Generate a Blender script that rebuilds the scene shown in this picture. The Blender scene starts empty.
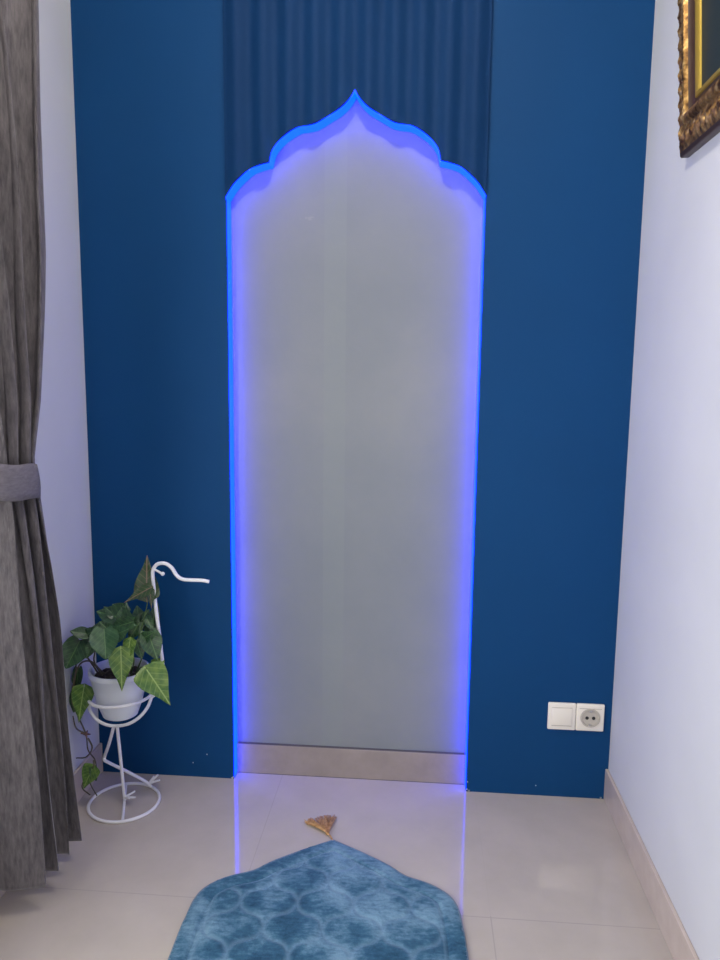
import bpy, bmesh, math, random
from mathutils import Vector, Matrix
S = bpy.context.scene
COL = S.collection
PI = math.pi

# ------------------------------------------------------------------ camera
def look(yaw, pit, rol):
    f = Vector((math.sin(yaw)*math.cos(pit), math.cos(yaw)*math.cos(pit), -math.sin(pit)))
    r = Vector((math.cos(yaw), -math.sin(yaw), 0)); u = r.cross(f)
    r2 = r*math.cos(rol)+u*math.sin(rol); u2 = -r*math.sin(rol)+u*math.cos(rol)
    m = Matrix((r2, u2, -f)).transposed()
    return m.to_4x4()
cd = bpy.data.cameras.new('camera'); cam = bpy.data.objects.new('camera', cd); COL.objects.link(cam)
cam.matrix_world = Matrix.Translation((.9871, -2.1353, 1.2513)) @ look(-.0795, .138, .0113)
cd.sensor_fit = 'VERTICAL'; cd.sensor_height = 24; cd.lens = 741.44/960*24; cd.clip_start = .05
S.camera = cam

# ------------------------------------------------------------------ light
W = bpy.data.worlds.new('world'); S.world = W; W.use_nodes = True
W.node_tree.nodes['Background'].inputs[0].default_value = (.75, .85, 1, 1)
W.node_tree.nodes['Background'].inputs[1].default_value = 1.0
def lamp(name, kind, loc, power, col, size=.1, rot=(0, 0, 0), sy=None):
    l = bpy.data.lights.new(name, kind); l.energy = power; l.color = col
    if kind == 'POINT': l.shadow_soft_size = size
    else:
        l.size = size
        if sy: l.shape = 'RECTANGLE'; l.size_y = sy
    o = bpy.data.objects.new(name, l); o.location = loc; o.rotation_euler = rot; COL.objects.link(o); return o
YB_ = -4.2
lamp('ceiling_lamp_light', 'POINT', (.82, -1.08, 2.68), 30, (1, .93, .83), .04)
lamp('window_daylight', 'AREA', (.03, -1.60, 1.0), 28, (1, .98, .96), 1.25, (0, -PI/2, 0), 1.15)
lamp('rear_fill_light', 'AREA', (.80, YB_+.03, 1.15), 11, (1, .96, .90), 1.2, (PI/2, 0, 0), 1.9)  # unseen soft fill added behind the camera; the wall there has no opening
S.view_settings.view_transform = 'Standard'; S.view_settings.look = 'None'
S.view_settings.exposure = 0.0; S.view_settings.gamma = 1; S.view_settings.use_curve_mapping = False

# ------------------------------------------------------------------ helpers
def link_mesh(name, bm, mat, parent=None, smooth=False):
    me = bpy.data.meshes.new(name)
    bmesh.ops.recalc_face_normals(bm, faces=bm.faces) if not getattr(bm, 'norecalc', False) else None
    bm.to_mesh(me); bm.free()
    if mat: me.materials.append(mat)
    if smooth:
        for p in me.polygons: p.use_smooth = True
        try: me.set_sharp_from_angle(angle=math.radians(40))
        except Exception: pass
    o = bpy.data.objects.new(name, me); COL.objects.link(o)
    if parent: o.parent = parent
    return o
def empty(name, loc, label, cat):
    o = bpy.data.objects.new(name, None); COL.objects.link(o); o.location = loc
    o['label'] = label; o['category'] = cat; return o
def tag(o, label, cat): o['label'] = label; o['category'] = cat; return o
def struct(o): o['kind'] = 'structure'; return o
def box(bm, a, b, bev=0, seg=2):
    r = bmesh.ops.create_cube(bm, size=1)
    for v in r['verts']:
        v.co = Vector((a[i]+(b[i]-a[i])*(v.co[i]+.5) for i in range(3)))
    if bev:
        es = list({e for v in r['verts'] for e in v.link_edges})
        bmesh.ops.bevel(bm, geom=es, offset=bev, segments=seg, affect='EDGES', profile=.5)
def catmull(pts, n=8):
    P = [Vector(p) for p in pts]; P = [P[0]*2-P[1]]+P+[P[-1]*2-P[-2]]; out = []
    for i in range(1, len(P)-2):
        for k in range(n):
            t = k/n; a, b, c, d = P[i-1:i+3]
            out.append(.5*((2*b)+(c-a)*t+(2*a-5*b+4*c-d)*t*t+(3*b-a-3*c+d)*t**3))
    out.append(P[-2]); return out
def tube(bm, pts, r, seg=8, closed=False, caps=True):
    P = [Vector(p) for p in pts]; n = len(P); rings = []; prev = None
    rr = r if isinstance(r, (list, tuple)) else [r]*n
    for i in range(n):
        if closed: t = P[(i+1) % n]-P[i-1]
        else: t = P[min(i+1, n-1)]-P[max(i-1, 0)]
        t.normalize()
        if prev is None:
            a = Vector((0, 0, 1)) if abs(t.z) < .9 else Vector((1, 0, 0))
            nrm = t.cross(a).normalized()
        else: nrm = (prev-t*prev.dot(t)).normalized()
        prev = nrm; bi = t.cross(nrm)
        rings.append([bm.verts.new(P[i]+(nrm*math.cos(2*PI*k/seg)+bi*math.sin(2*PI*k/seg))*rr[i]) for k in range(seg)])
    m = n if closed else n-1
    for i in range(m):
        A, B = rings[i], rings[(i+1) % n]
        for k in range(seg): bm.faces.new((A[k], A[(k+1) % seg], B[(k+1) % seg], B[k]))
    if not closed and caps:
        bm.faces.new(rings[0][::-1]); bm.faces.new(rings[-1])
def lathe(bm, prof, c=(0, 0), seg=48):
    rings = []
    for r, z in prof:
        if r < 1e-5: rings.append([bm.verts.new((c[0], c[1], z))])
        else: rings.append([bm.verts.new((c[0]+r*math.cos(2*PI*k/seg), c[1]+r*math.sin(2*PI*k/seg), z)) for k in range(seg)])
    for A, B in zip(rings, rings[1:]):
        for k in range(seg):
            if len(A) == 1 and len(B) == 1: continue
            if len(A) == 1: bm.faces.new((A[0], B[k], B[(k+1) % seg]))
            elif len(B) == 1: bm.faces.new((A[k], A[(k+1) % seg], B[0]))
            else: bm.faces.new((A[k], A[(k+1) % seg], B[(k+1) % seg], B[k]))

# ------------------------------------------------------------------ materials
class N:
    def __init__(s, name, col=(.5, .5, .5), rough=.6, metal=0, spec=.5):
        s.m = bpy.data.materials.new(name); s.m.use_nodes = True; s.t = s.m.node_tree
        s.b = s.t.nodes['Principled BSDF']; s.set('Base Color', (*col, 1)); s.set('Roughness', rough)
        s.set('Metallic', metal); s.set('Specular IOR Level', spec)
        s.co = s.t.nodes.new('ShaderNodeTexCoord')
    def set(s, k, v): s.b.inputs[k].default_value = v
    def n(s, kind, **kw):
        o = s.t.nodes.new('ShaderNode'+kind)
        for k, v in kw.items():
            if k.startswith('i_'): o.inputs[k[2:].replace('_', ' ')].default_value = v
            else: setattr(o, k, v)
        return o
    def l(s, a, b): s.t.links.new(a, b)
    def mapped(s, scale):
        m = s.n('Mapping'); m.inputs['Scale'].default_value = scale; s.l(s.co.outputs['Object'], m.inputs[0]); return m.outputs[0]
    def noise(s, scale=5, detail=3, vec=None, rough=.5):
        o = s.n('TexNoise'); o.inputs['Scale'].default_value = scale; o.inputs['Detail'].default_value = detail
        o.inputs['Roughness'].default_value = rough
        s.l(vec if vec else s.co.outputs['Object'], o.inputs['Vector']); return o.outputs[0]
    def ramp(s, fac, stops):
        r = s.n('ValToRGB'); e = r.color_ramp.elements
        while len(e) < len(stops): e.new(.5)
        for q, (p, c) in zip(e, stops): q.position = p; q.color = (*c, 1)
        s.l(fac, r.inputs[0]); return r.outputs[0]
    def math(s, op, a, b=None, c=None):
        o = s.n('Math', operation=op)
        for i, v in enumerate((a, b, c)):
            if v is None: continue
            if isinstance(v, (int, float)): o.inputs[i].default_value = v
            else: s.l(v, o.inputs[i])
        return o.outputs[0]
    def mix(s, fac, a, b):
        o = s.n('Mix', data_type='RGBA')
        if isinstance(fac, (int, float)): o.inputs[0].default_value = fac
        else: s.l(fac, o.inputs[0])
        for i, v in ((6, a), (7, b)):
            if isinstance(v, tuple): o.inputs[i].default_value = (*v, 1)
            else: s.l(v, o.inputs[i])
        return o.outputs[2]
    def bump(s, h, strength=.2, dist=.01):
        o = s.n('Bump'); o.inputs['Strength'].default_value = strength; o.inputs['Distance'].default_value = dist
        s.l(h, o.inputs['Height']); s.l(o.outputs[0], s.b.inputs['Normal'])
    def xyz(s):
        o = s.n('SeparateXYZ'); s.l(s.co.outputs['Object'], o.inputs[0]); return o.outputs

def paint(name, a, b, rough, bs=.08, sc=3):
    k = N(name, a, rough); f = k.noise(sc, 4)
    k.l(k.ramp(f, ((.35, a), (.7, b))), k.b.inputs['Base Color'])
    k.bump(k.noise(180, 3), bs, .002); return k.m
M_white = paint('white_wall_paint', (.60, .61, .625), (.64, .65, .665), .7)
M_blue = paint('blue_wall_paint', (.0003, .046, .155), (.0004, .049, .165), .65, .12)
M_blue.node_tree.nodes['Principled BSDF'].inputs['Specular IOR Level'].default_value = .2
M_flute = paint('blue_fluted_panel', (.0003, .028, .103), (.0004, .030, .11), .7, .02)
M_flute.node_tree.nodes['Principled BSDF'].inputs['Specular IOR Level'].default_value = .2
M_ceil = paint('ceiling_paint', (.8, .8, .8), (.8, .8, .8), .8)

k = N('niche_plaster', rough=.75)
x, y, z = k.xyz()
f = k.noise(2.2, 5, None, .6); g = k.noise(9, 6, None, .65)
c = k.ramp(f, ((.3, (.20, .222, .24)), (.5, (.222, .242, .256)), (.72, (.25, .265, .27))))
band = k.math('LESS_THAN', k.math('ABSOLUTE', k.math('SUBTRACT', x, .735)), .032)
band = k.math('MULTIPLY', band, .3)
c = k.mix(band, c, (.245, .28, .268))
sp = k.math('MULTIPLY', k.math('GREATER_THAN', g, .66), .35)
hi = k.math('GREATER_THAN', z, 1.5); sp = k.math('MULTIPLY', sp, hi)
c = k.mix(sp, c, (.33, .34, .32))
k.l(c, k.b.inputs['Base Color']); k.bump(k.noise(60, 5), .12, .003); M_plaster = k.m

# glossy 60 cm floor tiles with thin grout lines
k = N('glossy_floor_tile', rough=.07, spec=.55)
x, y, z = k.xyz()
def gl(v, off):
    a = k.math('SUBTRACT', v, off); a = k.math('DIVIDE', a, .6); a = k.math('FRACT', k.math('ADD', a, 20.5))
    return k.math('LESS_THAN', k.math('ABSOLUTE', k.math('SUBTRACT', a, .5)), .0022)
g = k.math('MAXIMUM', gl(x, .5787), gl(y, -.5348))
c = k.ramp(k.noise(7, 6, None, .6), ((.3, (.47, .42, .365)), (.7, (.52, .465, .405))))
top = k.math('GREATER_THAN', y, -.53); gf = k.math('MULTIPLY', g, k.math('SUBTRACT', .75, k.math('MULTIPLY', top, k.math('ADD', .5, k.math('MULTIPLY', k.math('GREATER_THAN', x, 1.0), .2)))))
c = k.mix(gf, c, (.30, .265, .24))
k.l(c, k.b.inputs['Base Color'])
r = k.math('ADD', k.math('MULTIPLY', gf, .5), .07); k.l(r, k.b.inputs['Roughness'])
k.bump(k.noise(3, 2), .03, .01); M_floor = k.m
k = N('skirting_tile', rough=.2, spec=.45)
c = k.ramp(k.noise(14, 6, None, .6), ((.3, (.50, .42, .36)), (.7, (.57, .485, .42))))
k.l(c, k.b.inputs['Base Color']); M_skirt = k.m
k = N('skirting_tile_shaded', rough=.2, spec=.45)  # skirting tile again, with the shade inside the niche put into its colour
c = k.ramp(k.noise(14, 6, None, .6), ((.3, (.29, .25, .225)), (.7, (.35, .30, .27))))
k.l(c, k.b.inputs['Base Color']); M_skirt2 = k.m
k = N('skirting_top_edge', (.10, .09, .085), .8); M_edge = k.m

def emis(name, col, e):
    k = N(name, (0, 0, 0), .5); k.set('Emission Color', (*col, 1)); k.set('Emission Strength', e); return k.m
M_led = emis('blue_led_light', (0.0, .0165, 1), 11.0)
k = N('white_powder_coat', (.82, .82, .84), .35); M_wire = k.m
k = N('white_plastic_pot', (.78, .82, .86), .35); M_pot = k.m
k = N('cream_switch_plastic', (.86, .81, .72), .3); M_sock = k.m
k = N('pale_recess_plastic', (.50, .46, .40), .35); M_sock2 = k.m
k = N('socket_hole', (.02, .02, .02), .5); M_hole = k.m
k = N('socket_metal', (.6, .6, .6), .3, 1); M_met = k.m
k = N('potting_soil', rough=.95)
k.l(k.ramp(k.noise(70, 5), ((.35, (.012, .008, .006)), (.6, (.06, .04, .03)), (.75, (.2, .16, .13)))), k.b.inputs['Base Color'])
k.bump(k.noise(90, 4), .8, .01); M_soil = k.m
k = N('plant_stem', (.09, .075, .045), .6); M_stem = k.m
k = N('green_stem', (.07, .13, .035), .5); M_gstem = k.m

def leafmat(name, dark, mid, vein, edge=None):
    k = N(name, dark, .38); x, y, z = k.xyz()
    ax = k.math('ABSOLUTE', x)
    q = k.math('SUBTRACT', y, k.math('MULTIPLY', ax, .9)); q = k.math('FRACT', k.math('MULTIPLY', q, 6.0))
    side = k.math('LESS_THAN', k.math('ABSOLUTE', k.math('SUBTRACT', q, .5)), .09)
    mid_ = k.math('LESS_THAN', ax, .014); vv = k.math('MAXIMUM', k.math('MULTIPLY', side, .32), mid_)
    nb = k.noise(5, 4)
    c = k.ramp(nb, ((.38, dark), (.62, mid)))
    c = k.mix(vv, c, vein)
    k.l(c, k.b.inputs['Base Color']); k.bump(vv, .3, .02)
    return k.m
M_leaf = [leafmat('dark_leaf_pink_veins', (.014, .045, .014), (.035, .075, .022), (.20, .13, .09)),
          leafmat('dark_green_leaf', (.012, .045, .018), (.03, .09, .03), (.09, .18, .06)),
          leafmat('grey_green_leaf', (.022, .08, .032), (.05, .125, .05), (.11, .21, .085)),
          leafmat('bright_variegated_leaf', (.035, .11, .015), (.12, .21, .03), (.26, .36, .11))]

# curtain: brushed grey fabric
k = N('grey_curtain_fabric', rough=.8, spec=.25)
v = k.mapped((130, 130, 22)); f = k.noise(1, 5, v, .65); v2 = k.mapped((22, 22, 7)); f2 = k.noise(1, 4, v2, .6)
c = k.ramp(k.math('ADD', k.math('MULTIPLY', f, .7), k.math('MULTIPLY', f2, .3)), ((.36, (.062, .056, .063)), (.66, (.165, .150, .158))))
k.l(c, k.b.inputs['Base Color']); k.set('Sheen Weight', .35); k.set('Sheen Roughness', .4)
k.bump(f, .35, .003); M_curtain = k.m
k = N('tieback_fabric', rough=.75)
f = k.noise(1, 5, k.mapped((60, 60, 200)), .6)
k.l(k.ramp(f, ((.3, (.13, .118, .124)), (.7, (.20, .183, .188)))), k.b.inputs['Base Color']); k.bump(f, .3, .002); M_tie = k.m

# rug velvet
k = N('blue_velvet_pile', rough=.85, spec=.1)
f = k.noise(9, 6, None, .65); f2 = k.noise(1, 4, k.mapped((45, 110, 1)), .6); f3 = k.noise(2.4, 3)
s_ = k.math('ADD', k.math('MULTIPLY', f, .45), k.math('ADD', k.math('MULTIPLY', f2, .2), k.math('MULTIPLY', f3, .35)))
c = k.ramp(s_, ((.40, (.014, .052, .10)), (.49, (.038, .115, .185)), (.60, (.17, .30, .39))))
at = k.n('Attribute', attribute_name='ridge'); 
c = k.mix(k.math('MULTIPLY', at.outputs['Fac'], .45), c, (.20, .32, .42))
k.l(c, k.b.inputs['Base Color']); k.set('Sheen Weight', .6); k.set('Sheen Roughness', .35); k.set('Sheen Tint', (.5, .75, 1, 1))
k.bump(k.math('ADD', f, k.noise(160, 3)), .5, .004); M_rug = k.m
k = N('grey_rug_edging', (.16, .22, .28), .9); M_rugedge = k.m
k = N('gold_tassel_thread', rough=.55)
k.l(k.ramp(k.noise(1, 3, k.mapped((120, 120, 120))), ((.35, (.33, .16, .05)), (.65, (.62, .38, .16)))), k.b.inputs['Base Color']); M_tassel = k.m

# frame
k = N('antique_gold', rough=.38, metal=.75)
k.l(k.ramp(k.noise(60, 5), ((.36, (.10, .045, .015)), (.55, (.42, .23, .07)), (.72, (.80, .55, .22)))), k.b.inputs['Base Color'])
k.bump(k.noise(110, 4), .4, .004); M_gold = k.m
k = N('dark_brown_moulding', (.045, .022, .014), .35); M_brown = k.m
k = N('bright_gold_fillet', (.55, .38, .07), .35, .7); M_fillet = k.m
k = N('dark_painting', rough=.3)
k.l(k.ramp(k.noise(2.5, 4), ((.3, (.014, .021, .017)), (.7, (.033, .042, .036)))), k.b.inputs['Base Color']); M_paint = k.m
k = N('clear_glass', (1, 1, 1), .02); k.set('Transmission Weight', 1); M_glass = k.m
k = N('window_frame_white', (.8, .8, .8), .35); M_wframe = k.m

# ------------------------------------------------------------------ structure
XW, XL, XR, D, H, YB = 1.573, .431, 1.153, .047, 2.75, -4.2
def slab(name, a, b, m):
    bm = bmesh.new(); box(bm, a, b); return struct(link_mesh(name, bm, m))
slab('floor', (-.12, YB-.1, -.1), (XW+.1, D+.12, 0), M_floor)
slab('ceiling', (-.12, YB-.1, H), (XW+.1, D+.12, H+.1), M_ceil)
slab('wall_back', (-.12, D, 0), (XW+.1, D+.12, H), M_plaster)
slab('wall_right', (XW, YB, 0), (XW+.1, D, H), M_white)
slab('wall_front', (-.12, YB-.1, 0), (XW+.1, YB, H), M_white)
# left wall with a window opening beside the curtain, nearer the camera
wy0, wy1, wz0, wz1 = -2.25, -.96, .40, 1.70
bm = bmesh.new()
box(bm, (-.12, wy1, 0), (0, D, H)); box(bm, (-.12, YB, 0), (0, wy0, H))
box(bm, (-.12, wy0, 0), (0, wy1, wz0)); box(bm, (-.12, wy0, wz1), (0, wy1, H))
struct(link_mesh('wall_left', bm, M_white))
bm = bmesh.new()
t = .045
for a, b in (((wy0, wz0), (wy1, wz0+t)), ((wy0, wz1-t), (wy1, wz1)), ((wy0, wz0+t), (wy0+t, wz1-t)), ((wy1-t, wz0+t), (wy1, wz1-t)), ((-1.625, wz0+t), (-1.585, wz1-t))):
    box(bm, (-.09, a[0], a[1]), (-.04, b[0], b[1]))
win = struct(link_mesh('window_1', bm, M_wframe))
# blue accent slabs in front of the back wall
slab('wall_accent_left', (0, 0, 0), (XL, D, H), M_blue)
slab('wall_accent_right', (XR, 0, 0), (XW, D, H), M_blue)
# chipped white paint flakes along the foot of the blue slabs
bm = bmesh.new(); random.seed(3)
for i in range(9):
    x0 = random.choice((random.uniform(.25, XL-.01), random.uniform(XR, XW-.02), XL-.008, XR+.006, XW-.02))
    w = random.uniform(.002, .006); box(bm, (x0, -.0012, .0005), (x0+w, .001, random.uniform(.002, .006)))
for x0, z0 in ((XL-.004, .004), (XR+.001, .006), (XR+.002, .03), (.30, .045), (.345, .075), (XW-.006, .012), (1.36, .03)):
    box(bm, (x0, -.0008, z0), (x0+.003, .001, z0+.003))
o = struct(link_mesh('trim_1', bm, M_white))

def skirting(name, a, b, axis):
    M_skirt = M_skirt2 if name == 'baseboard_back' else globals()['M_skirt']
    bm = bmesh.new(); box(bm, a, b, .0015, 1); o = struct(link_mesh(name, bm, M_skirt)); return o
HB, TB = .0975, .0092
skirting('baseboard_back', (XL, D-TB, 0), (XR, D, HB), 0)
skirting('baseboard_right', (XW-TB, YB, 0), (XW, 0, HB), 1)
skirting('baseboard_left', (0, YB, 0), (TB, 0, HB), 1)
# ragged dark joint on the niche skirting
bm = bmesh.new()
box(bm, (XL+.001, D-TB+.0005, HB), (XR-.001, D, HB+.0022))
box(bm, (XL+.001, D-TB-.0008, 0), (XR-.001, D-TB, .0016))
struct(link_mesh('trim_2', bm, M_edge))

# ------------------------------------------------------------------ fluted panel with ogee arch
CX, HW = .792, .361
half = catmull([(0, 2.023, 0), (.014, 2.000, 0), (.037, 1.977, 0), (.072, 1.956, 0), (.104, 1.938, 0), (.128, 1.932, 0), (.155, 1.928, 0), (.185, 1.912, 0), (.212, 1.89, 0), (.229, 1.866, 0), (.2365, 1.8365, 0)], 6)
half += catmull([(.2366, 1.836, 0), (.262, 1.830, 0), (.29, 1.820, 0), (.316, 1.800, 0), (.34, 1.776, 0), (HW, 1.745, 0)], 6)
hp = [(p.x, p.y) for p in half]
def arch_z(x):
    u = abs(x-CX)
    for (a, za), (b, zb) in zip(hp, hp[1:]):
        if u <= b: return za+(zb-za)*((u-a)/(b-a) if b > a else 0)
    return hp[-1][1]
xs = sorted({round(CX+s*p[0], 5) for p in hp for s in (-1, 1)} | {round(XL+i*(XR-XL)/240, 5) for i in range(241)})
xs = [x for x in xs if XL-1e-4 <= x <= XR+1e-4]
def flute(x):
    ph = (x-XL)/(XR-XL)*10
    w = .5-.5*math.cos(2*PI*ph)
    return -.012-.013*w
bm = bmesh.new(); cols = []
for x in xs:
    za = arch_z(x); yf = flute(x)
    cols.append([bm.verts.new(v) for v in ((x, yf, za), (x, yf, H), (x, D, H), (x, D, za))])
for A, B in zip(cols, cols[1:]):
    for i in range(4): bm.faces.new((A[i], A[(i+1) % 4], B[(i+1) % 4], B[i]))
bm.faces.new(cols[0]); bm.faces.new(cols[-1][::-1])
tag(link_mesh('fluted_wall_panel', bm, M_flute, smooth=True), 'dark blue fluted panel above the niche with a scalloped pointed arch cut-out', 'wall panel')
# led strip following the reveal of niche and arch
bm = bmesh.new(); path = []
for z in (.004, HB+.004): path.append((CX-HW, z, 1, 0, z > HB))
cl = [(CX-p[0], p[1]) for p in reversed(hp)]+[(CX+p[0], p[1]) for p in hp[1:]]
cl = [(CX-HW, .004), (CX-HW, 1.738)]+cl+[(CX+HW, 1.738), (CX+HW, .004)]
n = len(cl); ins = []
for i in range(n):
    a = Vector(cl[max(i-1, 0)]); b = Vector(cl[min(i+1, n-1)]); t = (b-a).normalized()
    nr = Vector((t.y, -t.x)); ins.append((Vector(cl[i]), nr))
for off_in, off_out, y0, y1 in ((.0022, .0004, .003, .0435),):
    R_ = []
    for q_, (c_, nr) in enumerate(ins):
        y0 = .003 if q_ < 2 or q_ > n-3 else -.0105
        R_.append([bm.verts.new((c_.x+nr.x*o_, yy, c_.y+nr.y*o_)) for o_, yy in ((off_out, y0), (off_in, y0), (off_in, y1), (off_out, y1))])
    for A, B in zip(R_, R_[1:]):
        for i in range(4): bm.faces.new((A[i], A[(i+1) % 4], B[(i+1) % 4], B[i]))
    bm.faces.new(R_[0]); bm.faces.new(R_[-1][::-1])
tag(link_mesh('led_strip', bm, M_led), 'glowing blue light strip lining the inner edge of the arched niche', 'light strip')

# ------------------------------------------------------------------ switch and socket
def plate(x0, x1, z0, z1, name, label, cat, kind):
    e = empty(name, ((x0+x1)/2, 0, (z0+z1)/2), label, cat); ox, oz = (x0+x1)/2, (z0+z1)/2; w, h = (x1-x0)/2, (z1-z0)/2
    bm = bmesh.new(); box(bm, (-w, -.010, -h), (w, 0, h), .004, 3)
    link_mesh('cover_plate', bm, M_sock, e, True)
    if kind == 'switch':
        bm = bmesh.new(); box(bm, (-w*.72, -.0135, -h*.62), (w*.72, -.008, h*.62), .0025, 2)
        link_mesh('rocker', bm, M_sock, e, True)
        for s in (-1, 1):
            bm = bmesh.new(); box(bm, (-w*.72, -.0106, s*h*.67-.0008), (w*.72, -.0098, s*h*.67+.0008))
            link_mesh('rocker_gap', bm, M_sock2, e)
    else:
        r = min(w, h)*.60
        bm = bmesh.new(); prof = [(r*1.18, -.0100), (r*1.15, -.0135), (r*1.0, -.0135), (r*.96, -.0104), (0, -.0104)]
        lathe(bm, [(a, b) for a, b in prof], seg=40)
        for v in bm.verts: v.co = Vector((v.co.x, v.co.z, v.co.y))
        link_mesh('socket_well', bm, M_sock2, e, True)
        for s in (-1, 1):
            bm = bmesh.new(); bmesh.ops.create_cone(bm, cap_ends=True, segments=20, radius1=.005, radius2=.005, depth=.0012)
            for v in bm.verts: v.co = Vector((v.co.x+s*.0095, v.co.z-.0110, v.co.y))
            link_mesh('pin_hole', bm, M_hole, e)
            bm = bmesh.new(); box(bm, (-.004, -.0128, s*r*.86-.0025), (.004, -.0104, s*r*.86+.0025), .0006, 1)
            link_mesh('earth_clip', bm, M_met, e)
        bm = bmesh.new(); box(bm, (-w*.8, -.0108, h*.66), (w*.8, -.0098, h*.70)); link_mesh('groove', bm, M_sock2, e)
plate(1.386, 1.4675, .2175, .3015, 'light_switch', 'cream wall switch with single rocker left of the round power socket', 'switch', 'switch')
plate(1.4685, 1.550, .2175, .3015, 'power_socket', 'cream power socket with round recess, low on blue wall beside white wall', 'socket', 'socket')

# ------------------------------------------------------------------ picture frame on right wall (leans forward)
fr = empty('picture_frame', (XW, 0, 1.745), 'ornate gilt picture frame around a dark painting on the right wall', 'picture frame')
fr.rotation_euler = (0, -math.radians(4.2), 0)
FY0, FZ, FW, FH = -.342, 0, .78, .95     # far edge y, bottom z, width (towards camera), height
def moulding(prof, name, mat, orn=None):
    """prof: list of (inset, depth); sweeps a mitred rectangle. local: x=-depth, y, z"""
    bm = bmesh.new(); loops = []
    for ins_, dep in prof:
        cs = [(FY0-ins_, FZ+ins_), (FY0-FW+ins_, FZ+ins_), (FY0-FW+ins_, FZ+FH-ins_), (FY0-ins_, FZ+FH-ins_)]
        pts = []
        for i in range(4):
            a, b = Vector(cs[i]), Vector(cs[(i+1) % 4]); m = 260
            for j in range(m):
                q = a.lerp(b, j/m); s = (b-a).length*j/m; dd = dep
                if orn: dd += orn(ins_, s, (b-a).length)
                pts.append(bm.verts.new((-dd, q.x, q.y)))
        loops.append(pts)
    for A, B in zip(loops, loops[1:]):
        n_ = len(A)
        for i in range(n_): bm.faces.new((A[i], A[(i+1) % n_], B[(i+1) % n_], B[i]))
    return link_mesh(name, bm, mat, fr, True)
def orn(ins_, s, L):
    if ins_ < .010 or ins_ > .052: return 0
    w = math.sin(PI*(ins_-.010)/.042)
    return (.0042 if ins_ > .02 else .0026)*w*(math.sin(2*PI*s/.030+4.5*(ins_-.03)/.03)*.6+.6*math.sin(2*PI*s/.013-ins_*190)*math.sin(ins_*230))
moulding([(0, 0), (0, .016), (.003, .020), (.008, .022)], 'outer_rim', M_brown)
moulding([(.008, .022)]+[(.010+.042*i/12, .023+.007*math.sin(PI*i/12*.85)) for i in range(13)]+[(.054, .027)], 'carved_moulding', M_gold, orn)
def beads(ins_, s, L): return .0022*abs(math.sin(PI*s/.009)) if .055 < ins_ < .075 else 0
moulding([(.054, .027), (.057, .031), (.063, .034), (.071, .033), (.076, .027)], 'beaded_moulding', M_gold, beads)
moulding([(.076, .027), (.080, .021), (.088, .018), (.094, .017)], 'inner_moulding', M_brown)
moulding([(.094, .017), (.096, .020), (.104, .019), (.109, .014), (.112, .010)], 'fillet', M_fillet)
bm = bmesh.new(); box(bm, (-.012, FY0-FW+.110, FZ+.110), (-.008, FY0-.110, FZ+FH-.110)); link_mesh('painting', bm, M_paint, fr)
bm = bmesh.new(); box(bm, (-.008, FY0-FW+.01, FZ+.01), (-.001, FY0-.01, FZ+FH-.01)); link_mesh('backing', bm, M_brown, fr)

# ------------------------------------------------------------------ curtain with tie-back
cur = empty('curtain', (.09, -.6, 0), 'grey brushed fabric curtain gathered by a tie-back on the left wall', 'curtain')
# per height: y of the far crest, y of the near crest, x centre, depth of the folds
KEYS = [(.07, -.443, -.617, .085, .060), (.38, -.474, -.635, .086, .059), (.67, -.498, -.655, .090, .055), (.82, -.522, -.665, .096, .048), (.95, -.548, -.675, .106, .036),
        (1.0, -.556, -.680, .108, .032), (1.06, -.568, -.685, .108, .032), (1.19, -.536, -.705, .103, .040), (1.52, -.498, -.78, .095, .050), (1.74, -.486, -.83, .092, .053), (2.04, -.481, -.88, .090, .055), (2.64, -.475, -.92, .090, .055)]
def section(z):
    for a, b in zip(KEYS, KEYS[1:]):
        if z <= b[0]:
            t = (z-a[0])/(b[0]-a[0]); return [a[i]+(b[i]-a[i])*t for i in range(1, 5)]
    return KEYS[-1][1:]
NFOLD = 4
bm = bmesh.new(); nu, nz = 640, 170; rows = []
for j in range(nz+1):
    z = .07+(2.64-.07)*j/nz
    c1, c4, xc, am = section(z); row = []
    sp = (c4-c1)/(NFOLD-1)
    fine = .35+.65*min(1, max(0, (z-.1)/.9))
    for i in range(nu+1):
        u = i/nu; th = 2*PI*NFOLD*u
        w = -math.cos(th)
        w = math.copysign(abs(w)**.85, w)
        xx = xc+am*w
        yy = c1+sp*(th/(2*PI)-.5)
        q = th*4+1.1*math.sin(th*.7+z*1.7)
        xx += .0105*fine*math.sin(q)*(1-.4*abs(w)); yy += .010*fine*math.sin(q*.77+1+z*.6)*min(1, abs(sp)/.05)
        xx += .003*math.sin(z*9+th*.5)
        if u > .875: yy += -.012*math.sin((u-.875)/.125*PI)*(1-fine*.3)
        row.append(bm.verts.new((max(.013, xx)-.09, yy+.6, z+(.005*math.cos(th*.5) if j == 0 else 0))))
    rows.append(row)
for A, B in zip(rows, rows[1:]):
    for i in range(nu): bm.faces.new((A[i], A[i+1], B[i+1], B[i]))
cp = link_mesh('drape', bm, M_curtain, cur, True)
md = cp.modifiers.new('solid', 'SOLIDIFY'); md.thickness = .0016; md.offset = 0
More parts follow.
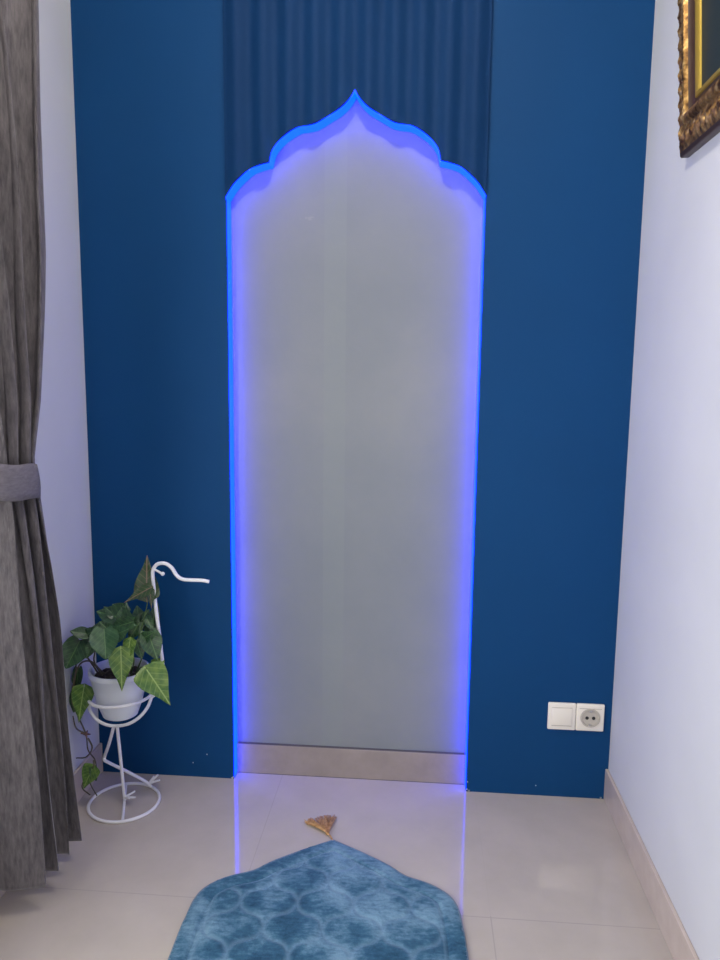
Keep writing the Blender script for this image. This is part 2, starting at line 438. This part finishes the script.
# tie-back band
bm = bmesh.new(); rows = []
for j in range(7):
    z = .985+.075*j/6; bulge = .003*math.sin(PI*j/6)
    ring = []
    for i in range(72):
        a = 2*PI*i/72; ca, sa = math.cos(a), math.sin(a)
        px = .014+(.052+bulge)*math.copysign(abs(ca)**.75, ca); py = -.052+(.108+bulge)*math.copysign(abs(sa)**.8, sa)
        ring.append(bm.verts.new((px+.006*math.sin(3*a+j*.3)*.4, py, z+.0015*math.sin(5*a)-.016*math.sin(a)+.002)))
    rows.append(ring)
for A, B in zip(rows, rows[1:]):
    for i in range(72): bm.faces.new((A[i], A[(i+1) % 72], B[(i+1) % 72], B[i]))
tb = link_mesh('tie_back', bm, M_tie, cur, True)
md = tb.modifiers.new('solid', 'SOLIDIFY'); md.thickness = .004; md.offset = 1
bm = bmesh.new()
box(bm, (.045, -2.5, H-.11), (.135, -.38, H-.085)); box(bm, (.0, -.5, H-.10), (.05, -.47, H-.03)); box(bm, (.0, -2.4, H-.10), (.05, -2.37, H-.03))
struct(link_mesh('trim_3', bm, M_wframe))

# ------------------------------------------------------------------ wire stand shaped like a wading bird
CXs, CYs = .145, -.165
st = empty('plant_stand', (CXs, CYs, 0), 'white wire plant stand shaped like a long-necked bird on a ring base', 'plant stand')
def L(p): return Vector((p[0]-CXs, p[1]-CYs, p[2]))
def part(name, fn, mat=M_wire, parent=st):
    bm = bmesh.new(); fn(bm); return link_mesh(name, bm, mat, parent, True)
rw = .0046
part('base_ring', lambda b: (tube(b, [Vector((.1*math.cos(a), .1*math.sin(a), rw)) for a in [2*PI*i/64 for i in range(64)]], rw, 10, True),
     tube(b, [(-.033, .094, rw+.001), (0, 0, rw+.002), (.033, -.094, rw+.001)], rw*.9, 8)))
part('pot_ring', lambda b: tube(b, [Vector((.088*math.cos(a)+.002, .088*math.sin(a), .336+.004*math.cos(a)-.002*math.sin(a))) for a in [2*PI*i/64 for i in range(64)]], rw, 10, True))
part('belly_hoop', lambda b: tube(b, catmull([L(p) for p in ((.059, -.180, .334), (.064, -.195, .306), (.088, -.210, .283), (.118, -.216, .270), (.150, -.217, .267), (.185, -.213, .273), (.214, -.203, .290), (.233, -.188, .314), (.239, -.172, .337))], 8), rw, 10))
part('neck', lambda b: tube(b, catmull([L(p) for p in ((.239, -.165, .336), (.262, -.165, .36), (.272, -.165, .411), (.266, -.165, .50), (.257, -.165, .593), (.252, -.165, .66), (.250, -.165, .703), (.259, -.165, .722), (.272, -.165, .729), (.290, -.165, .728), (.306, -.165, .716), (.318, -.165, .697), (.334, -.165, .686), (.357, -.165, .684), (.39, -.165, .684), (.411, -.165, .681))], 6), .0052, 12))
def eye(b):
    tube(b, catmull([L(p) for p in ((.254, -.166, .712), (.266, -.170, .708), (.278, -.172, .702))], 4), .0032, 8)
    bmesh.ops.create_uvsphere(b, u_segments=14, v_segments=10, radius=.0058, matrix=Matrix.Translation(L((.281, -.172, .701))))
part('crest', eye)
def foot(pt, toes, b):
    for t_ in toes: tube(b, [L(pt), L(t_)], [.0036, .0026], 8)
lg = part('leg', lambda b: tube(b, [L(p) for p in ((.152, -.213, .266), (.149, -.190, .15), (.146, -.165, .012))], rw, 10))
part('foot', lambda b: foot((.146, -.167, .020), ((.170, -.185, .030), (.182, -.175, .027), (.178, -.165, .040)), b), parent=lg)
lg = part('leg', lambda b: tube(b, catmull([L(p) for p in ((.143, -.213, .266), (.117, -.190, .200), (.091, -.165, .146), (.089, -.165, .134), (.098, -.162, .125), (.150, -.125, .072), (.180, -.098, .035), (.196, -.084, .010))], 5), rw, 10))
part('foot', lambda b: foot((.190, -.088, .020), ((.208, -.090, .046), (.219, -.085, .049), (.226, -.090, .035)), b), parent=lg)

# ------------------------------------------------------------------ potted climbing plant
pl = empty('potted_plant', (.142, -.163, .2745), 'trailing green arrow-leaved plant in a white pot held by the wire stand', 'potted plant')
def LP(p): return Vector((p[0]-.142, p[1]+.163, p[2]-.2745))
bm = bmesh.new()
lathe(bm, [(0, 0), (.042, 0), (.049, .004), (.062, .04), (.073, .09), (.080, .125), (.0835, .128), (.0845, .136), (.083, .142), (.079, .142), (.0765, .136), (.071, .10), (0, .10)])
pot = link_mesh('pot', bm, M_pot, pl, True)
bm = bmesh.new(); lathe(bm, [(0, .128), (.04, .126), (.07, .120), (.0735, .112), (.06, .105), (0, .105)], seg=40)
for v in bm.verts: v.co.z += random.uniform(-.003, .003)
link_mesh('soil', bm, M_soil, pl, True)
LEAVES = [
    ((0.233, -0.17, 0.632), (0.226, -0.15, 0.742), 0.56, 0),
    ((0.25, -0.19, 0.664), (0.183, -0.21, 0.628), 0.38, 0),
    ((0.246, -0.18, 0.656), (0.255, -0.19, 0.607), 0.45, 0),
    ((0.165, -0.15, 0.556), (0.068, -0.13, 0.572), 0.6, 1),
    ((0.199, -0.19, 0.565), (0.13, -0.2, 0.545), 0.6, 1),
    ((0.15, -0.15, 0.537), (0.155, -0.13, 0.599), 0.6, 1),
    ((0.13, -0.14, 0.527), (0.064, -0.17, 0.532), 0.7, 1),
    ((0.199, -0.14, 0.53), (0.184, -0.12, 0.588), 0.7, 2),
    ((0.189, -0.16, 0.524), (0.224, -0.14, 0.584), 0.6, 1),
    ((0.231, -0.15, 0.517), (0.247, -0.13, 0.6), 0.45, 1),
    ((0.132, -0.23, 0.555), (0.152, -0.27, 0.488), 0.95, 2),
    ((0.152, -0.22, 0.533), (0.199, -0.24, 0.559), 0.8, 2),
    ((0.158, -0.2, 0.514), (0.103, -0.19, 0.561), 0.6, 1),
    ((0.072, -0.2, 0.528), (0.032, -0.22, 0.542), 0.75, 1),
    ((0.06, -0.2, 0.519), (0.103, -0.21, 0.55), 0.6, 1),
    ((0.048, -0.2, 0.509), (0.018, -0.23, 0.438), 0.85, 1),
    ((0.054, -0.18, 0.473), (0.011, -0.2, 0.473), 0.6, 1),
    ((0.182, -0.24, 0.498), (0.196, -0.275, 0.401), 0.56, 3),
    ((0.201, -0.22, 0.523), (0.199, -0.25, 0.465), 0.5, 3),
    ((0.241, -0.19, 0.537), (0.276, -0.22, 0.474), 0.75, 1),
    ((0.224, -0.2, 0.517), (0.26, -0.21, 0.542), 0.7, 1),
    ((0.26, -0.17, 0.448), (0.264, -0.2, 0.413), 0.7, 3),
    ((0.25, -0.23, 0.442), (0.322, -0.255, 0.361), 0.7, 3),
    ((0.053, -0.2, 0.368), (0.046, -0.23, 0.28), 0.6, 3),
    ((0.059, -0.19, 0.328), (0.037, -0.22, 0.316), 0.6, 1),
    ((0.023, -0.17, 0.414), (0.004, -0.18, 0.345), 0.45, 1),
    ((0.07, -0.2, 0.129), (0.047, -0.22, 0.072), 0.75, 3),
    ((0.067, -0.2, 0.126), (0.082, -0.21, 0.093), 0.6, 1),
    ((0.144, -0.21, 0.488), (0.113, -0.23, 0.517), 0.6, 2),
    ((0.211, -0.17, 0.558), (0.183, -0.19, 0.511), 0.6, 1),
    ((0.225, -0.16, 0.573), (0.249, -0.18, 0.54), 0.6, 1),
    ((0.16, -0.13, 0.573), (0.109, -0.12, 0.592), 0.6, 1),
    ((0.206, -0.19, 0.512), (0.229, -0.21, 0.468), 0.6, 1),
    ((0.088, -0.2, 0.505), (0.072, -0.22, 0.465), 0.6, 1),
    ((0.025, -0.19, 0.356), (0.003, -0.2, 0.293), 0.5, 1),
    ((0.134, -0.14, 0.557), (0.09, -0.13, 0.588), 0.6, 1),
]
STEMS = [
    [(0.112, -0.17, 0.4), (0.088, -0.18, 0.421), (0.081, -0.19, 0.448), (0.09, -0.2, 0.488), (0.071, -0.2, 0.51), (0.048, -0.2, 0.509)] ,
    [(0.104, -0.18, 0.398), (0.075, -0.19, 0.442), (0.045, -0.2, 0.439), (0.025, -0.2, 0.39), (0.016, -0.2, 0.33), (0.032, -0.2, 0.283), (0.053, -0.2, 0.229), (0.053, -0.19, 0.175), (0.072, -0.19, 0.146), (0.074, -0.19, 0.109), (0.055, -0.19, 0.076), (0.079, -0.2, 0.04)] ,
    [(0.053, -0.2, 0.229), (0.025, -0.2, 0.246), (0.003, -0.19, 0.277)] ,
    [(0.059, -0.2, 0.217), (0.07, -0.2, 0.188), (0.051, -0.2, 0.159), (0.021, -0.2, 0.154)] ,
    [(0.088, -0.17, 0.393), (0.054, -0.18, 0.455), (0.03, -0.18, 0.466), (0.022, -0.18, 0.418), (0.017, -0.18, 0.351), (0.048, -0.19, 0.345), (0.053, -0.19, 0.327)] ,
    [(0.069, -0.19, 0.145), (0.07, -0.2, 0.126), (0.03, -0.19, 0.063), (0.058, -0.2, 0.042)] ,
    [(0.159, -0.17, 0.402), (0.191, -0.17, 0.475), (0.215, -0.175, 0.537), (0.235, -0.175, 0.61), (0.244, -0.18, 0.661)] ,
    [(0.145, -0.165, 0.399), (0.151, -0.16, 0.454), (0.163, -0.155, 0.522), (0.174, -0.15, 0.562)] ,
    [(0.13, -0.17, 0.401), (0.137, -0.19, 0.465), (0.128, -0.21, 0.516), (0.129, -0.23, 0.552)] ,
    [(0.177, -0.17, 0.397), (0.202, -0.2, 0.457), (0.194, -0.22, 0.5), (0.182, -0.24, 0.501)] ,
    [(0.189, -0.17, 0.403), (0.221, -0.18, 0.465), (0.238, -0.185, 0.512), (0.241, -0.19, 0.537)] ,
    [(0.198, -0.18, 0.402), (0.219, -0.2, 0.435), (0.251, -0.23, 0.448)] ,
    [(0.141, -0.17, 0.401), (0.115, -0.16, 0.453), (0.119, -0.15, 0.494), (0.127, -0.14, 0.521)] ,
]

def make_leaf(B, T, wr, kind, idx):
    B, T = Vector(B), Vector(T); B.x = max(B.x, .02); T.x = max(T.x, .018)
    ax = (T-B)*1.04; ln = ax.length; yv = ax.normalized()
    rnd = random.Random(idx*7+1)
    view = (Vector((.987, -2.135, 1.45))-B).normalized()+Vector((rnd.uniform(-.35, .35), 0, rnd.uniform(.0, .35)))
    zv = (view-yv*view.dot(yv)).normalized(); xv = yv.cross(zv)
    m = 9; bm = bmesh.new(); rows = []
    sag = rnd.uniform(.04, .14); fold = rnd.uniform(.10, .28); wav = rnd.uniform(.01, .03)
    arrow = kind in (0, 3) 
    nt = 22
    for j in range(nt+1):
        t = j/nt
        if arrow: w = (.5*wr)*(min(1, t/.10)**.6)*((1-max(0, (t-.12)/.88))**.9)*(1.0+.28*math.sin(PI*min(1, t/.75)))
        else: w = (.5*wr)*(math.sin(PI*min(1, (t*.93+.05))**.72)**.75)*(1-.35*t**3)
        if j == nt: w = .003
        row = []
        for i in range(-m, m+1):
            s = i/m; xx = s*w
            lobe = -.13*(abs(s)**1.6)*max(0, 1-t*3.2)
            zz = fold*abs(xx)**1.2-sag*(t**2)+wav*math.sin(9*t+3*s)*abs(s)
            row.append(bm.verts.new((xx, t+lobe, zz)))
        rows.append(row)
    for A, C in zip(rows, rows[1:]):
        for i in range(2*m): bm.faces.new((A[i], A[i+1], C[i+1], C[i]))
    me_o = link_mesh('leaf', bm, M_leaf[kind], pl, True)
    mat = Matrix(((xv.x, yv.x, zv.x), (xv.y, yv.y, zv.y), (xv.z, yv.z, zv.z))).to_4x4()
    me_o.matrix_local = Matrix.Translation(LP(B)) @ mat @ Matrix.Scale(ln, 4)
    mx = min((LP(B)+mat.to_3x3() @ (v.co*ln)).x for v in me_o.data.vertices)+.142
    if mx < .006: me_o.location.x += .006-mx
for i, (B, T, wr, kd) in enumerate(LEAVES): make_leaf(B, T, wr, kd, i)
for i, sp in enumerate(STEMS):
    pts = [LP((max(p[0], .012), p[1], p[2])) for p in sp]
    if i not in (2, 3, 5): pts[0].z = .118
    bm = bmesh.new(); c_ = catmull(pts, 6)
    brown = i in (0, 1, 2, 3, 4, 5)
    tube(bm, c_, [(.0027 if brown else .0022)*(1-.45*q/len(c_)) for q in range(len(c_))], 7)
    link_mesh('vine' if brown else 'stem', bm, M_stem if brown else M_gstem, pl, True)
# pale dry shoots and a brown node on the hanging vine
bm = bmesh.new()
for a, b in (((.165, -.18, .385), (.170, -.20, .432)), ((.172, -.18, .385), (.182, -.2, .428)), ((.205, -.175, .385), (.235, -.19, .43))):
    tube(bm, [LP(a), LP(((a[0]+b[0])/2+.003, (a[1]+b[1])/2, (a[2]+b[2])/2)), LP(b)], [.004, .006, .003], 7)
link_mesh('dry_shoot', bm, N('pale_dry_shoot', (.35, .32, .33), .7).m, pl, True)
bm = bmesh.new()
for k_ in range(5):
    a = k_*1.3; tube(bm, [LP((.053, -.2, .229)), LP((.053+.014*math.cos(a), -.2+.008*math.sin(2*a), .229+.010*math.sin(a)))], [.0045, .0012], 6)
link_mesh('aerial_root', bm, N('brown_root_node', (.12, .06, .045), .8).m, pl, True)

# ------------------------------------------------------------------ prayer rug
ang = math.radians(2.4)
rug = empty('prayer_rug', (.778, -.289, 0), 'blue quilted velvet rug with pointed arch end lying on the tiles', 'rug')
rug.rotation_euler = (0, 0, ang)
out = catmull([(.0, 0, 0), (.030, -.018, 0), (.085, -.052, 0), (.145, -.094, 0), (.185, -.130, 0), (.205, -.142, 0), (.255, -.165, 0), (.295, -.200, 0), (.313, -.240, 0), (.318, -.30, 0), (.321, -.42, 0), (.321, -1.10, 0)], 8)
def hw(y):
    for a, b in zip(out, out[1:]):
        if b.y <= y <= a.y: return a.x+(b.x-a.x)*((a.y-y)/(a.y-b.y) if a.y > b.y else 0)
    return out[-1].x
ys = []
yy = -.0008
while yy > -1.10: ys.append(yy); yy -= .0035 if yy > -.5 else .007
def edge_dist(x, y):
    return min((Vector((x, y))-Vector((abs(p.x), p.y))).length for p in OUT_S) if True else 0
OUT_S = [p.xy for p in out]
seg_pts = []
for a, b in zip(OUT_S, OUT_S[1:]):
    m_ = max(1, int((b-a).length/.01))
    for i in range(m_): seg_pts.append(a.lerp(b, i/m_))
def edist(x, y):
    x = abs(x); best = 9
    for q in seg_pts:
        if abs(q.y-y) < .12:
            d_ = (q.x-x)**2+(q.y-y)**2
            if d_ < best: best = d_
    return math.sqrt(best)
def ridge(x, y):
    # ogee lattice: two families of wavy lines
    P, Q = .135, .165
    u = x/P; v = y/Q
    wob = .14*math.sin(2*PI*v*2)*0
    a = u+v+.09*math.sin(2*PI*(u-v)); b = u-v+.09*math.sin(2*PI*(u+v))
    da = abs((a+.5) % 1-.5); db = abs((b+.5) % 1-.5)
    d_ = min(da, db)*.085
    return math.exp(-(d_/.0048)**2)
bm = bmesh.new(); lay = bm.verts.layers.float.new('ridge'); rows = []; nx = 150; rr_ = random.Random(2)
for y in ys:
    w = hw(y); row = []
    for i in range(nx+1):
        s = -1+2*i/nx; x = s*w
        d_ = edist(x, y); e_ = min(1, d_/.012); base = .003+.008*math.sqrt(1-(1-e_)**2)
        R0 = ridge(x, y) if d_ > .045 else 0
        bd = math.exp(-((d_-.040)/.004)**2)
        v = bm.verts.new((x, y, base-.0042*bd-.0032*R0+.0012*math.sin(x*31+y*17)*math.sin(y*23)))
        v[lay] = max(R0*.9, .8*math.exp(-((d_-.046)/.003)**2)); row.append(v)
    rows.append(row)
for A, B in zip(rows, rows[1:]):
    for i in range(nx): bm.faces.new((A[i], A[i+1], B[i+1], B[i]))
link_mesh('pile', bm, M_rug, rug, True)
# backing with rolled edge
bm = bmesh.new()
lo = [Vector((-p.x-.0, p.y, .004)) for p in reversed(out)]+[Vector((p.x, p.y, .004)) for p in out[1:]]
tube(bm, lo, .0038, 8)
link_mesh('edging', bm, M_rugedge, rug, True)
bm = bmesh.new(); rr_ = random.Random(4)
K = Vector((-.004, .008, .005)); F = Vector((-.018, .030, .007))
tube(bm, catmull([(0, -.004, .006), K, Vector((-.010, .018, .008)), F], 5), .0022, 8)
bmesh.ops.create_uvsphere(bm, u_segments=12, v_segments=8, radius=.0055, matrix=Matrix.Translation(F))
for i in range(110):
    a = rr_.uniform(-.25, .95) ; l = rr_.uniform(.070, .092); dx, dy = math.sin(-a), math.cos(a)
    zt = rr_.uniform(.0015, .006)
    p2 = F+Vector((dx*l*.5, dy*l*.5, rr_.uniform(-.002, .006))); p3 = F+Vector((dx*l+rr_.uniform(-.003, .003), dy*l, zt-F.z))
    tube(bm, catmull([F+Vector((rr_.uniform(-.002, .002), rr_.uniform(-.002, .002), rr_.uniform(-.002, .003))), p2, p3], 4), .0011, 4)
link_mesh('tassel', bm, M_tassel, rug, True)
